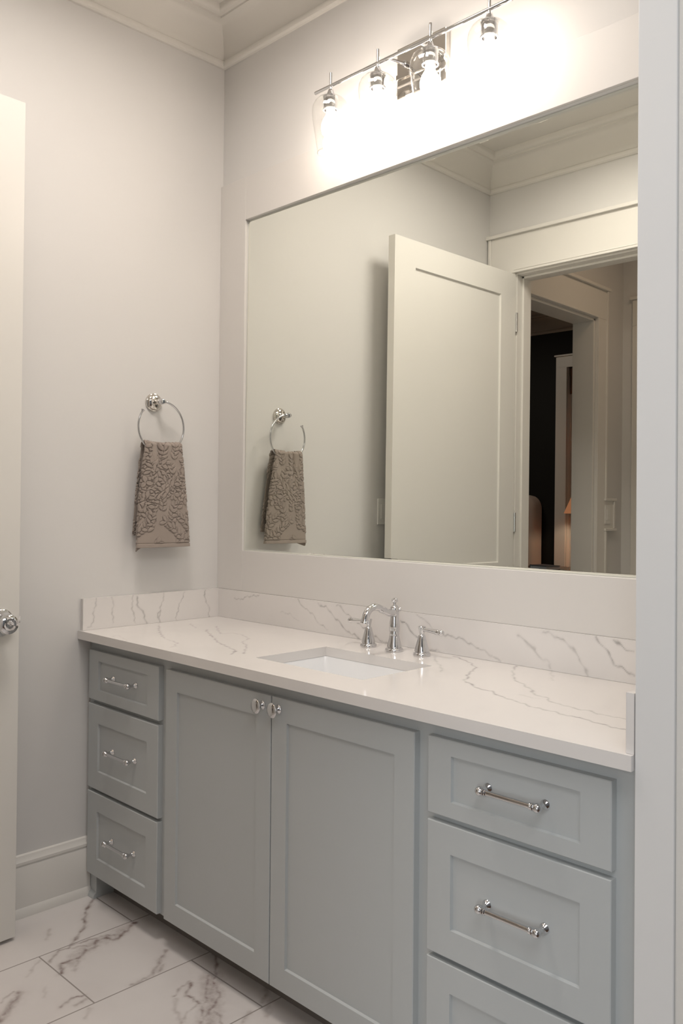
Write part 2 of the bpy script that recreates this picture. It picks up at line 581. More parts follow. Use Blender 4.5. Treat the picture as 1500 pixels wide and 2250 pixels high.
V_FLOOR=[
 ([(0.062,-0.550),(0.110,-0.598),(0.162,-0.633),(0.207,-0.655),(0.243,-0.692),(0.269,-0.721)],7.5,1),
 ([(0.269,-0.721),(0.298,-0.753),(0.295,-0.785),(0.310,-0.807),(0.340,-0.833)],6.25,0.75),
 ([(0.297,-0.531),(0.321,-0.565),(0.341,-0.601),(0.353,-0.636),(0.324,-0.642),(0.316,-0.673),(0.349,-0.694),(0.346,-0.719),(0.372,-0.759),(0.367,-0.793),(0.370,-0.811),(0.415,-0.833)],11.2,1),
 ([(0.291,-0.737),(0.295,-0.710),(0.302,-0.672),(0.312,-0.638),(0.323,-0.619)],7.5,0.75),
 ([(0.311,-0.747),(0.315,-0.720),(0.340,-0.695)],7.5,0.625),
 ([(0.334,-0.739),(0.398,-0.775),(0.427,-0.801)],10,0.5),
 ([(0.306,-0.556),(0.333,-0.625),(0.329,-0.683),(0.349,-0.738),(0.380,-0.793)],35,0.438),
 ([(0.304,-0.848),(0.337,-0.885),(0.365,-0.910)],5,0.438),
 ([(0.560,-0.845),(0.553,-0.870),(0.556,-0.887),(0.570,-0.914)],6.25,0.875),
 ([(0.580,-0.845),(0.590,-0.865),(0.587,-0.880)],7.5,0.625),
 ([(0.408,-0.966),(0.438,-1.018)],3.75,0.625),
 ([(0.428,-0.962),(0.472,-1.001),(0.498,-1.033),(0.527,-1.064)],17.5,0.75),
 ([(0.151,-0.745),(0.206,-0.777)],8.75,0.375),
 ([(0.453,-0.899),(0.493,-0.921)],7.5,0.25),
 ([(0.630,-0.860),(0.657,-0.890)],8.75,0.312),
 ([(0.516,-0.556),(0.554,-0.602),(0.602,-0.654),(0.608,-0.688),(0.608,-0.725)],10,0.625),
 ([(0.580,-0.607),(0.607,-0.640)],7.5,0.75),
 ([(0.718,-0.547),(0.775,-0.594),(0.816,-0.625),(0.849,-0.661),(0.862,-0.672)],6.25,0.875),
 ([(0.732,-0.534),(0.758,-0.555),(0.775,-0.576)],5,1),
 ([(0.784,-0.567),(0.827,-0.587),(0.850,-0.626),(0.874,-0.668),(0.891,-0.692)],7.5,0.875),
 ([(0.860,-0.633),(0.896,-0.638),(0.927,-0.656),(0.973,-0.681)],7.5,0.75),
 ([(0.714,-0.600),(0.739,-0.630),(0.758,-0.648),(0.781,-0.642),(0.815,-0.644)],7.5,0.875),
 ([(0.705,-0.599),(0.715,-0.636),(0.738,-0.677)],5,0.562),
 ([(0.751,-0.673),(0.788,-0.705),(0.852,-0.723)],8.75,0.375),
 ([(0.810,-0.649),(0.830,-0.696),(0.855,-0.729)],5,0.5),
 ([(0.637,-0.466),(0.683,-0.493),(0.726,-0.530)],6.25,1),
 ([(0.871,-0.461),(0.915,-0.499),(0.928,-0.521)],8.75,0.625),
 ([(0.936,-0.573),(0.959,-0.608)],10,0.5),
 ([(0.936,-0.505),(0.987,-0.555)],12.5,0.375),
 ([(0.731,-0.545),(0.827,-0.614),(0.905,-0.678),(0.949,-0.712)],45,0.5),
]

# ------------------------------------------------------------------ room shell
V_PLACE = None
# floor: fine grid where the tiles show, plain faces elsewhere
us = steps(-0.005, 1.35, 0.0042)
vs = steps(-1.25, -0.40, 0.0042)
gv, gf, GU, GV = grid_mesh(us, vs, lambda u, v: (u, v, 0.0))
vals = vein_values(GU, GV, V_FLOOR, 3)
extra = [(-0.14, -0.005, -4.3, 1.1), (1.35, 2.105, -4.3, 1.1), (-0.005, 1.35, -4.3, -1.25), (-0.005, 1.35, -0.40, 1.1)]
vals = list(vals)
for x0, x1, y0, y1 in extra:
    n = len(gv)
    gv += [(x0, y0, 0), (x1, y0, 0), (x1, y1, 0), (x0, y1, 0)]
    gf.append((n, n + 1, n + 2, n + 3))
    vals += [0.0] * 4
n = len(gv)
gv += [(-0.14, -4.3, -0.06), (2.105, -4.3, -0.06), (2.105, 1.1, -0.06), (-0.14, 1.1, -0.06)]
gf.append((n + 3, n + 2, n + 1, n))
vals += [0.0] * 4
fl = struct(veined_object('floor', gv, gf, vals, M['floor']), 'white marble floor tiles with brown grey veins and thin grout lines')
for p in fl.data.polygons:
    if p.normal.z < 0 and p.center.z > -0.01:
        p.flip()
m_ = MB(); m_.box(-4.2, -0.14, -5.4, -1.78, -0.06, 0.0)
struct(m_.build('floor', M['carpet']), 'bedroom carpet')

m_ = MB(); m_.box(2.105, 5.1, -4.3, 1.1, -0.06, 0.0)  # unseen floor, made dark so the chrome reflects more contrast
struct(m_.build('floor', M['wood']), 'unseen dark wood floor of the neighbouring room, darkened for the chrome reflections')

m_ = MB(); m_.box(-4.3, 5.2, -5.5, 1.2, CEIL, CEIL + 0.08)
struct(m_.build('ceiling', M['ceiling']), 'off white painted ceiling')

# back wall with a shallow niche for the mirror
MX0, MX1, MZ0, MZ1 = 0.1556, 1.862, 1.159, 2.4034
TB = 0.0105           # surround board thickness
BZ = 2.565            # top of the surround board
m_ = MB()
m_.box(-0.12, W + 0.3, 0.034, 0.14, 0, CEIL)
m_.box(-0.12, MX0, 0, 0.034, 0, CEIL)
m_.box(MX1, W + 0.3, 0, 0.034, 0, CEIL)
m_.box(MX0, MX1, 0, 0.034, 0, MZ0)
m_.box(MX0, MX1, 0, 0.034, MZ1, CEIL)
struct(m_.build('wall_back', M['wall']), 'pale painted wall behind the vanity')
# flat painted board framing the mirror
m_ = MB()
z0 = CZ + 0.108
m_.box(0.0, MX0, -TB, 0, z0, BZ)
m_.box(MX1, W, -TB, 0, z0, BZ)
m_.box(MX0, MX1, -TB, 0, z0, MZ0)
m_.box(MX0, MX1, -TB, 0, MZ1, BZ)
struct(m_.build('trim_1', M['board'], bevel=0.0012, bevel_seg=1), 'flat painted board framing the mirror')

m_ = MB(); m_.box(-0.12, 0, -LF - 0.12, 0.12, 0, CEIL)
struct(m_.build('wall_left', M['wall']), 'pale painted wall with the towel ring')

# front wall with the open doorway
DX0, DX1, DZ = 0.182, 1.12, 2.565
m_ = MB()
m_.box(0.0, DX0 - 0.018, -LF, -LF - 0.115, 0, CEIL)
m_.box(DX1 + 0.018, 2.091, -LF, -LF - 0.115, 0, CEIL)
m_.box(DX0 - 0.018, DX1 + 0.018, -LF, -LF - 0.115, DZ + 0.018, CEIL)
struct(m_.build('wall_front', M['wall']), 'wall with the open doorway seen in the mirror')

# right wall: short return beside the vanity, header over the wide opening, rest of the wall
JX0, JX1, JY = W + 0.0015, 2.091, -0.574
m_ = MB()
m_.box(JX0, JX1, JY, 0.0, 0, CEIL)
m_.box(JX0, JX1, -1.779, JY, 2.62, CEIL)
m_.box(JX0, JX1, -4.2, -1.894, 0, CEIL)
struct(m_.build('wall_right', M['jamb'], bevel=0.002, bevel_seg=2), 'grey white jamb at the right end of the vanity')
# casing on the outer face of that opening
m_ = MB()
m_.box(JX1, JX1 + 0.019, JY + 0.005, JY + 0.10, 0, 2.626)
m_.box(JX1, JX1 + 0.019, -1.88, -1.790, 0, 2.626)
m_.box(JX1, JX1 + 0.019, -1.88, JY + 0.10, 2.626, 2.76)
struct(m_.build('trim_2', M['trim'], bevel=0.003, bevel_seg=2), 'casing around the opening on the right')

# the room the photograph is taken from
m_ = MB()
m_.box(JX1 - 0.02, 5.1, 0.9, 1.02, 0, CEIL)
m_.box(JX1 - 0.02, 5.12, -4.32, -4.2, 0, CEIL)
m_.box(JX1 - 0.085, JX1, 0.14, 0.9, 0, CEIL)
struct(m_.build('wall_outer', M['wall']), 'walls of the neighbouring room')

m_ = MB(); m_.box(5.0, 5.12, -4.2, 0.9, 0, CEIL)  # unseen wall, grey chosen to darken what the chrome mirrors
struct(m_.build('wall_outer_end', M['grey']), 'unseen end wall of the neighbouring room, greyed for the chrome reflections')

# hall behind the doorway, bedroom beyond it
HY0, HY1 = -2.05, -2.95
HW = -0.146
m_ = MB()
m_.box(HW, 0, -LF - 0.12, HY0, 0, CEIL)
m_.box(HW, 0, HY1, -5.25, 0, CEIL)
m_.box(HW, 0, HY1, HY0, 2.56, CEIL)
struct(m_.build('wall_hall_left', M['wall']), 'hall wall with the bedroom doorway')
m_ = MB()
m_.box(0.0, 1.6, -3.33, -3.45, 0, CEIL)
struct(m_.build('wall_hall_end', M['wall']), 'end wall of the hall')
m_ = MB()
m_.box(1.5, 1.62, -LF - 0.115, -3.33, 0, CEIL)
struct(m_.build('wall_hall_right', M['wall']), 'right wall of the hall')
FY = -5.13
m_ = MB()
m_.box(-4.2, HW, FY, FY - 0.12, 0, 0.62)
m_.box(-4.2, -1.46, FY, FY - 0.12, 0.62, CEIL)
m_.box(-0.62, HW, FY, FY - 0.12, 0.62, CEIL)
m_.box(-1.46, -0.62, FY, FY - 0.12, 2.68, CEIL)
struct(m_.build('wall_bedroom_far', M['charcoal']), 'near black bedroom wall')
m_ = MB()
m_.box(-4.2, HW, -1.79, -1.90, 0, CEIL)
m_.box(-4.3, -4.2, FY, -1.79, 0, CEIL)
struct(m_.build('wall_bedroom_side', M['charcoal']), 'side walls of the bedroom')
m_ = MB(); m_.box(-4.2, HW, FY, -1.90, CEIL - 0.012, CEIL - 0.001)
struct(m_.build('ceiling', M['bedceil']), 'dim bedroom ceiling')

# crown moulding: bead, tall cove, top bead
CR = [(0, 3.026), (0.010, 3.026), (0.017, 3.031), (0.020, 3.040), (0.018, 3.049), (0.010, 3.055), (0.013, 3.060)]
for i in range(1, 11):
    t = i / 10 * math.pi / 2
    CR.append((0.013 + 0.060 * (1 - math.cos(t)), 3.060 + 0.112 * math.sin(t)))
CR += [(0.073, 3.180), (0.080, 3.183), (0.088, 3.190), (0.091, 3.199), (0.091, CEIL), (0, CEIL)]


def crown(name, corners, mtl, label):
    bm_ = MB()
    n = len(corners)
    rings = []
    for i in range(n):
        p = Vector(corners[i]); a = Vector(corners[i - 1]); b = Vector(corners[(i + 1) % n])
        d1 = (p - a).normalized(); d2 = (b - p).normalized()
        n1 = Vector((-d1.y, d1.x)); n2 = Vector((-d2.y, d2.x))
        rings.append([bm_.bm.verts.new((p.x + (n1.x + n2.x) * o_, p.y + (n1.y + n2.y) * o_, z)) for o_, z in CR])
    k = len(CR)
    for i in range(n):
        A, B = rings[i], rings[(i + 1) % n]
        for j in range(k):
            j2 = (j + 1) % k
            bm_.bm.faces.new((A[j], A[j2], B[j2], B[j]))
    return struct(bm_.build(name, mtl, smooth=35), label)


crown('trim_3', [(0, -LF), (W, -LF), (W, 0), (0, 0)], M['ceiling'], 'cove crown moulding')
# crown of the bedroom's far wall
m_ = MB()
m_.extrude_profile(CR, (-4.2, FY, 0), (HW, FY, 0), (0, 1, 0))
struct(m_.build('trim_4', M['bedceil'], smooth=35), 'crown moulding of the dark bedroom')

# baseboard profile (out, up)
BB = [(0, 0), (0.024, 0), (0.024, 0.012), (0.019, 0.026), (0.016, 0.030), (0.016, 0.158), (0.0135, 0.163), (0.017, 0.168), (0.017, 0.176), (0.011, 0.184), (0.008, 0.194), (0, 0.197)]
m_ = MB(); m_.extrude_profile(BB, (0, -LF + 0.02, 0), (0, -0.536, 0), (1, 0, 0))
struct(m_.build('baseboard_left', M['trim'], smooth=30), 'tall white baseboard left of the vanity')
m_ = MB(); m_.extrude_profile(BB, (DX1 + 0.18, -LF, 0), (W, -LF, 0), (0, 1, 0))
struct(m_.build('baseboard_front', M['trim'], smooth=30))
m_ = MB()
m_.extrude_profile(BB, (0, -3.33, 0), (0, HY1 - 0.15, 0), (1, 0, 0))
m_.extrude_profile(BB, (0, HY0 + 0.15, 0), (0, -1.895, 0), (1, 0, 0))
struct(m_.build('baseboard_hall', M['trim'], smooth=30))

# casing of the doorway in the front wall (bathroom side), with head board, cap bead and jamb lining
m_ = MB()
y = -LF
m_.box(0.012, DX0 - 0.008, y, y + 0.018, 0, DZ + 0.008)
m_.box(DX1 + 0.008, DX1 + 0.165, y, y + 0.018, 0, DZ + 0.008)
m_.box(0.008, DX1 + 0.169, y, y + 0.018, DZ + 0.008, 2.775)
m_.box(0.008, 0.026, y + 0.018, y + 0.024, 0, 2.775)
m_.box(0.0, DX1 + 0.185, y, y + 0.034, 2.775, 2.793)
m_.box(DX0 - 0.020, DX1 + 0.020, y + 0.018, y + 0.024, DZ + 0.008, DZ + 0.020)
m_.box(DX0 - 0.012, DX1 + 0.012, y + 0.018, y + 0.021, DZ + 0.022, DZ + 0.028)
m_.box(DX0 - 0.018, DX0, y - 0.115, y, 0, DZ)
m_.box(DX1, DX1 + 0.018, y - 0.115, y, 0, DZ)
m_.box(DX0 - 0.018, DX1 + 0.018, y - 0.115, y, DZ, DZ + 0.018)
m_.box(DX0, DX0 + 0.012, y - 0.115, y - 0.045, 0, DZ)
m_.box(DX1 - 0.012, DX1, y - 0.115, y - 0.045, 0, DZ)
m_.box(DX0, DX1, y - 0.115, y - 0.045, DZ - 0.012, DZ)
struct(m_.build('trim_5', M['trim'], bevel=0.002, bevel_seg=1), 'wide casing around the doorway')

# casing of the bedroom doorway on the hall's left wall
m_ = MB()
m_.box(0, 0.018, HY1 - 0.006, HY1 - 0.135, 0, 2.566)
m_.box(0, 0.018, HY0 + 0.006, HY0 + 0.135, 0, 2.566)
m_.box(0, 0.018, HY1 - 0.135, HY0 + 0.135, 2.566, 2.755)
m_.box(0, 0.036, HY1 - 0.150, HY0 + 0.150, 2.755, 2.775)
m_.box(0.018, 0.024, HY1 - 0.006, HY0 + 0.006, 2.566, 2.578)
m_.box(0.018, 0.023, HY1 - 0.006, HY1 - 0.016, 0, 2.566)
m_.box(0, 0.026, HY1 - 0.117, HY1 - 0.135, 1.412, 2.755)
m_.box(0, 0.026, HY1 - 0.117, HY1 - 0.135, 0, 1.20)
m_.box(0, 0.018, HY1 - 0.130, HY1 - 0.245, 1.21, 1.40)
m_.box(0, 0.030, HY1 - 0.110, HY1 - 0.262, 1.396, 1.412)
m_.box(0, 0.030, HY1 - 0.110, HY1 - 0.262, 1.20, 1.216)
m_.box(0, 0.026, HY1 - 0.230, HY1 - 0.247, 1.216, 1.396)
m_.box(HW - 0.006, 0.0, HY1, HY1 + 0.016, 0, 2.56)
m_.box(HW - 0.006, 0.0, HY0 - 0.016, HY0, 0, 2.56)
m_.box(HW - 0.006, 0.0, HY1, HY0, 2.544, 2.56)
struct(m_.build('trim_6', M['trim'], bevel=0.002, bevel_seg=1), 'casing of the bedroom doorway with a box round the switch')
# closet door and casing on the hall's end wall
m_ = MB()
m_.box(0.075, 0.205, -3.33, -3.312, 0, 2.56)
m_.box(0.985, 1.115, -3.33, -3.312, 0, 2.56)
m_.box(0.075, 1.115, -3.33, -3.312, 2.56, 2.735)
m_.box(0.060, 1.130, -3.33, -3.300, 2.735, 2.755)
m_.box(0.190, 0.205, -3.312, -3.304, 0, 2.56)
struct(m_.build('trim_7', M['trim'], bevel=0.002, bevel_seg=1), 'casing on the end wall of the hall')
m_ = MB(); panel_front(m_, 0.776, 2.54, 0.012, 0.12, 0.12, 0.14, 0.2)
struct(m_.build('door_2', M['door'], loc=(0.207, -3.329, 0.01)), 'closed door at the end of the hall')
# panel_front faces -y; turn it to face +y
bpy.data.objects['door_2'].rotation_euler = (0, 0, math.pi)
bpy.data.objects['door_2'].location = (0.983, -3.329, 0.01)

# ------------------------------------------------------------------ the open door
d_free, d_hinge = Vector((0.1426, -0.8490)), Vector((0.1815, -1.766))
dv = (d_free - d_hinge)
DL = dv.length
ang = math.atan2(dv.y, dv.x)
door = thing('door_1', 'white panelled door standing open against the left wall', 'door', (d_hinge.x, d_hinge.y, 0.012), ang)
door['kind'] = 'structure'
# local x runs hinge -> free edge, the room-side face looks to local -y
DT = 0.040
m_ = MB()
bm = m_.bm
H = 2.552


def two_panel(bm, y, face, rec):
    """face of a two panel door at y, looking along face*y"""
    xs = [0, 0.125, DL - 0.14, DL]
    zs = [0, 0.24, 0.885, 1.045, H - 0.125, H]
    grid = [[bm.verts.new((x, y, z)) for z in zs] for x in xs]
    for i in range(3):
        for j in range(5):
            q = (grid[i][j], grid[i + 1][j], grid[i + 1][j + 1], grid[i][j + 1])
            if i == 1 and j in (1, 3):
                s = 0.004
                x0, x1, z0, z1 = xs[1], xs[2], zs[j], zs[j + 1]
                inn = [bm.verts.new(p) for p in ((x0 + s, y - face * rec, z0 + s), (x1 - s, y - face * rec, z0 + s), (x1 - s, y - face * rec, z1 - s), (x0 + s, y - face * rec, z1 - s))]
                for k in range(4):
                    bm.faces.new((q[k], q[(k + 1) % 4], inn[(k + 1) % 4], inn[k]))
                bm.faces.new(inn)
            else:
                bm.faces.new(q)
    return grid


g1 = two_panel(bm, 0.0, -1, 0.009)
g2 = two_panel(bm, DT, 1, 0.009)
for i in range(3):
    for j in (0, 5):
        bm.faces.new((g1[i][j], g1[i + 1][j], g2[i + 1][j], g2[i][j]))
for j in range(5):
    for i in (0, 3):
        bm.faces.new((g1[i][j], g1[i][j + 1], g2[i][j + 1], g2[i][j]))
m_.build('door_leaf', M['door'], door)


def door_knob(side):
    """side -1: room side (local -y), +1: wall side"""
    y0 = 0.0 if side < 0 else DT
    ax = (0, side, 0)
    c = (DL - 0.060, y0, 0.960)
    m_ = MB()
    # stepped oval rose
    prof = [(0, 0.0), (0.042, 0.0), (0.0425, 0.004), (0.040, 0.007), (0.038, 0.008), (0.036, 0.0115), (0.030, 0.0125), (0.014, 0.013)]
    m_.lathe(prof, c, ax, 48, 1.0)
    m_.lathe([(0.0145, 0.012), (0.0135, 0.020), (0.0125, 0.030), (0.016, 0.034), (0.018, 0.036), (0.0155, 0.038), (0.017, 0.040), (0.0245, 0.044), (0.0295, 0.050), (0.0305, 0.056), (0.0280, 0.063), (0.021, 0.068), (0.0185, 0.0685), (0.0175, 0.067), (0.012, 0.0665), (0.011, 0.0685), (0.004, 0.069), (0.0035, 0.0665), (0, 0.0665)], c, ax, 48)
    o = m_.build('door_knob', M['chrome'], door, smooth=32)
    o['label'] = 'polished chrome knob'
    return o


door_knob(-1)
door_knob(1)
m_ = MB()
m_.box(DL - 0.0005, DL + 0.0015, 0.007, 0.033, 0.93, 0.99)
m_.box(DL, DL + 0.011, 0.013, 0.027, 0.952, 0.972)
o = m_.build('latch', M['chrome'], door, bevel=0.001, bevel_seg=1)
o['label'] = 'chrome latch in the door edge'
for hz in (0.25, 1.25, 2.3):
    m_ = MB()
    m_.lathe([(0, 0), (0.006, 0), (0.006, 0.1), (0, 0.1)], (-0.004, -0.005, hz - 0.05), (0, 0, 1), 14)
    m_.build('hinge', M['chrome'], door, smooth=40)

# ------------------------------------------------------------------ mirror
A_, B_, YM = 0.00918, 0.00438, 0.0075
def my(x, z):
    return YM + A_ * (x - 1.0) + B_ * (z - 1.75)
bm = bmesh.new()
bw = 0.007
def mring(i, dy):
    x0, x1, z0, z1 = MX0 + 0.0006 + i, MX1 - 0.0006 - i, MZ0 + 0.0006 + i, MZ1 - 0.0006 - i
    return [bm.verts.new((x, my(x, z) + dy, z)) for x, z in ((x0, z0), (x1, z0), (x1, z1), (x0, z1))]
R0 = mring(0, 0.005); R1 = mring(0, 0.0009); R2 = mring(bw, 0)
for a, b in ((R0, R1), (R1, R2)):
    for i in range(4):
        bm.faces.new((a[i], a[(i + 1) % 4], b[(i + 1) % 4], b[i]))
bm.faces.new(R2); bm.faces.new(list(reversed(R0)))
mm = MB(); mm.bm.free(); mm.bm = bm
tag(mm.build('mirror', M['mirror']), 'large frameless mirror set in the painted board above the vanity', 'mirror')

# ------------------------------------------------------------------ vanity cabinet
DD, TH = 0.554, 0.019
FF = -(DD - TH)               # face of the face frame (y)
XL0, XL1, XA0, XA1, XB0, XB1, XR0, XR1 = 0.0243, 0.4559, 0.4963, 0.9912, 0.9950, 1.4882, 1.5272, 1.9639
Z1, Z2, Z3, Z4, Z5, Z6 = 0.8372, 0.6715, 0.6565, 0.3745, 0.3625, 0.0850
ZB = 0.078
van = thing('vanity_cabinet', 'long blue grey shaker vanity cabinet with drawers either side of two doors', 'cabinet', (0, 0, 0))
m_ = MB()
TC = 0.0279
m_.box(0.001, W - 0.001, FF, FF + 0.02, ZB, CZ - TC - 0.0005)      # face frame
m_.box(0.001, 0.02, FF + 0.02, -0.005, ZB, CZ - TC - 0.0005)
m_.box(W - 0.02, W - 0.001, FF + 0.02, -0.005, ZB, CZ - TC - 0.0005)
m_.box(0.02, W - 0.02, FF + 0.02, -0.005, ZB, ZB + 0.018)
m_.box(0.02, W - 0.02, -0.016, -0.005, ZB + 0.018, CZ - TC - 0.0005)
m_.box(0.001, 0.057, FF, FF + 0.10, 0.0, ZB)
m_.build('cabinet_body', M['cabinet'], van, bevel=0.0012, bevel_seg=1)
m_ = MB()
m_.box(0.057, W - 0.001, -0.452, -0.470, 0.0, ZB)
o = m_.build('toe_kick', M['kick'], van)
m_ = MB()
shoe = [(0, 0), (0.013, 0), (0.013, 0.006), (0.009, 0.014), (0.0, 0.019)]
m_.extrude_profile(shoe, (0.004, FF, 0), (0.060, FF, 0), (0, -1, 0))
m_.build('shoe_moulding', M['cabinet'], van, smooth=40)


def pull(parent, cx, z, fy, span=0.137):
    m_ = MB()
    for s in (-1, 1):
        x = cx + s * span / 2
        m_.lathe([(0, 0), (0.0102, 0), (0.0106, 0.002), (0.0088, 0.0050), (0.0052, 0.0085), (0.0044, 0.013), (0.0050, 0.020), (0.0060, 0.025)], (x, fy, z), (0, -1, 0), 22)
        m_.sphere((x, fy - 0.029, z), 0.0098, 22, 12)
        m_.lathe([(0.0062, 0.007), (0.0080, 0.0088), (0.0080, 0.0112), (0.0063, 0.0125), (0.0072, 0.0142), (0.0072, 0.0160), (0.0052, 0.018)], (x, fy - 0.029, z), (-s, 0, 0), 22)
    m_.tube([(cx - span / 2 + 0.004, fy - 0.029, z), (cx + span / 2 - 0.004, fy - 0.029, z)], 0.0055, 22)
    o = m_.build('bar_pull', M['chrome'], parent, smooth=40)
    o['label'] = 'chrome bar pull with ball ends'
    return o


def drawer(x0, x1, z0, z1, rail):
    m_ = MB()
    panel_front(m_, x1 - x0, z1 - z0, TH, 0.064, 0.064, rail, rail)
    o = m_.build('drawer', M['cabinet'], van, loc=(x0, FF, z0))
    # the drawer box behind its front
    pull(o, (x1 - x0) / 2 + 0.006, (z1 - z0) / 2 + 0.003, -TH + 0.007)
    return o


for x0, x1 in ((XL0, XL1), (XR0, XR1)):
    drawer(x0, x1, Z2, Z1, 0.034)
    drawer(x0, x1, Z4, Z3, 0.061)
    drawer(x0, x1, Z6, Z5, 0.060)


def cab_door(x0, x1, knob_x, lab):
    m_ = MB()
    z0, z1 = 0.0860, 0.8352
    panel_front(m_, x1 - x0, z1 - z0, TH, 0.060, 0.060, 0.061, 0.061)
    o = m_.build('door', M['cabinet'], van, loc=(x0, FF, z0))
    m_ = MB()
    m_.lathe([(a * 1.18, b) for a, b in [(0, 0), (0.0098, 0), (0.0102, 0.002), (0.0085, 0.004), (0.0055, 0.008), (0.0048, 0.012), (0.0060, 0.016), (0.0130, 0.0205), (0.0162, 0.0225), (0.0165, 0.0245), (0.0150, 0.0265), (0.0105, 0.0285), (0.005, 0.0293), (0, 0.0295)]], (knob_x - x0, -TH, 0.806 - z0), (0, -1, 0), 36)
    k = m_.build('knob', M['chrome'], o, smooth=38)
    k['label'] = 'round chrome knob'
    return o


cab_door(XA0, XA1, 0.9575, '')
cab_door(XB0, XB1, 1.0235, '')

# ------------------------------------------------------------------ quartz worktop with sink cut-out and splashes
CD = 0.5836
SX0, SX1, SY0, SY1 = 0.811, 1.236, -0.462, -0.190
us = steps(0.0008, W - 0.0006, 0.0034, (SX0, SX1))
vs = steps(-CD, -0.0008, 0.0034, (SY0, SY1))
gv, gf, GU, GV = grid_mesh(us, vs, lambda u, v: (u, v, CZ), lambda u, v: SX0 < u < SX1 and SY0 < v < SY1)
vals = vein_values(GU, GV, V_TOP, 1)
top = veined_object('worktop', gv, gf, vals, M['quartz'])
bm = bmesh.new(); bm.from_mesh(top.data)
bnd = [e for e in bm.edges if len(e.link_faces) == 1]
outer = [e for e in bnd if not (SX0 - 0.002 < e.verts[0].co.x < SX1 + 0.002 and SY0 - 0.002 < e.verts[0].co.y < SY1 + 0.002)]
inner = [e for e in bnd if e not in set(outer)]
r = bmesh.ops.extrude_edge_only(bm, edges=bnd)
nv_ = [g for g in r['geom'] if isinstance(g, bmesh.types.BMVert)]
for v in nv_:
    v.co.z -= TC
# soft arris along the front and around the cut-out
top_e = [e for e in bm.edges if len(e.link_faces) == 2 and e.calc_face_angle(0) > 1.2 and abs(e.verts[0].co.z - CZ) < 1e-5 and abs(e.verts[1].co.z - CZ) < 1e-5 and (abs(e.verts[0].co.y + CD) < 1e-4 and abs(e.verts[1].co.y + CD) < 1e-4)]
bmesh.ops.bevel(bm, geom=top_e, offset=0.0032, segments=3, affect='EDGES', profile=0.5)
bmesh.ops.recalc_face_normals(bm, faces=bm.faces[:])
# underside
def quad(x0, x1, y0, y1, z):
    v = [bm.verts.new(p) for p in ((x0, y0, z), (x0, y1, z), (x1, y1, z), (x1, y0, z))]
    bm.faces.new(v)
zb = CZ - TC
quad(0.0008, SX0, -CD, -0.0008, zb); quad(SX1, W - 0.0006, -CD, -0.0008, zb)
quad(SX0, SX1, -CD, SY0, zb); quad(SX0, SX1, SY1, -0.0008, zb)
bm.to_mesh(top.data); bm.free()
for p in top.data.polygons:
    p.use_smooth = True
top.data.set_sharp_from_angle(angle=math.radians(30))
tag(top, 'white quartz worktop with grey veins along the top of the vanity', 'worktop')

HS, TS, SB = 0.108, 0.0157, 0.0102


def splash(name, u0, u1, to3d_face, boxargs, lines, seed, lab):
    """front face on a fine grid with its own veins, plain box behind it"""
    us = steps(u0, u1, 0.003)
    vs = steps(CZ + 0.0004, CZ + HS, 0.003)
    gv, gf, GU, GV = grid_mesh(us, vs, to3d_face)
    vals = list(vein_values(GU, GV, lines, seed)) if lines else [0.0] * len(gv)
    x0, x1, y0, y1 = boxargs
    z0, z1 = CZ + 0.0004, CZ + HS
    n = len(gv)
    gv += [(x0, y0, z0), (x1, y0, z0), (x1, y1, z0), (x0, y1, z0), (x0, y0, z1), (x1, y0, z1), (x1, y1, z1), (x0, y1, z1)]
    for f in ((0, 3, 2, 1), (4, 5, 6, 7), (0, 1, 5, 4), (1, 2, 6, 5), (2, 3, 7, 6), (3, 0, 4, 7)):
        gf.append(tuple(n + i for i in f))
    vals += [0.0] * 8
    o = veined_object(name, gv, gf, vals, M['quartz'], top)
    return o


e_ = 0.0002
splash('back_splash', TS, W - TS, lambda u, v: (u, -TS - e_, v), (TS, W - TS, -TS, -0.0008), V_BACK, 5, '')
o = splash('side_splash', -CD + SB, -0.0008, lambda u, v: (TS + e_, u, v), (0.0008, TS, -CD + SB, -0.0008), V_LEFT, 6, '')
o = splash('side_splash', -CD + SB, -0.0008, lambda u, v: (W - TS - e_, u, v), (W - TS, W - 0.0006, -CD + SB, -0.0008), [([(-0.5, 0.9), (-0.46, 0.95), (-0.44, 1.01)], 3, 0.5), ([(-0.3, 0.9), (-0.27, 0.96), (-0.25, 1.01)], 3, 0.6)], 7, '')

# ------------------------------------------------------------------ undermount sink
sink = thing('sink', 'white rectangular undermount basin sunk in the worktop below the tap', 'sink', ((SX0 + SX1) / 2, (SY0 + SY1) / 2, CZ - TC - 0.15))
bm = bmesh.new()
def rrect(hx, hy, r, z, n=6):
    out = []
    for cx, cy, a0 in ((hx - r, hy - r, 0), (-hx + r, hy - r, 90), (-hx + r, -hy + r, 180), (hx - r, -hy + r, 270)):
        for k in range(n + 1):
            a = math.radians(a0 + 90 * k / n)
            out.append(bm.verts.new((cx + r * math.cos(a), cy + r * math.sin(a), z)))
    return out
hx, hy = (SX1 - SX0) / 2, (SY1 - SY0) / 2
prof = [(hx + 0.018, hy + 0.012, 0.02, 0.1495), (hx + 0.001, hy + 0.001, 0.012, 0.1495), (hx - 0.0005, hy - 0.0005, 0.012, 0.146), (hx - 0.006, hy - 0.006, 0.022, 0.10), (hx - 0.014, hy - 0.013, 0.03, 0.03), (hx - 0.022, hy - 0.02, 0.035, 0.014), (hx - 0.05, hy - 0.045, 0.04, 0.004), (0.05, 0.05, 0.0499, 0.0), (0.022, 0.022, 0.0219, -0.001)]
rings = [rrect(*q) for q in prof]
for A, B in zip(rings, rings[1:]):
    for i in range(len(A)):
        j = (i + 1) % len(A)
        bm.faces.new((A[i], A[j], B[j], B[i]))
bm.faces.new(rings[-1])
mm = MB(); mm.bm.free(); mm.bm = bm
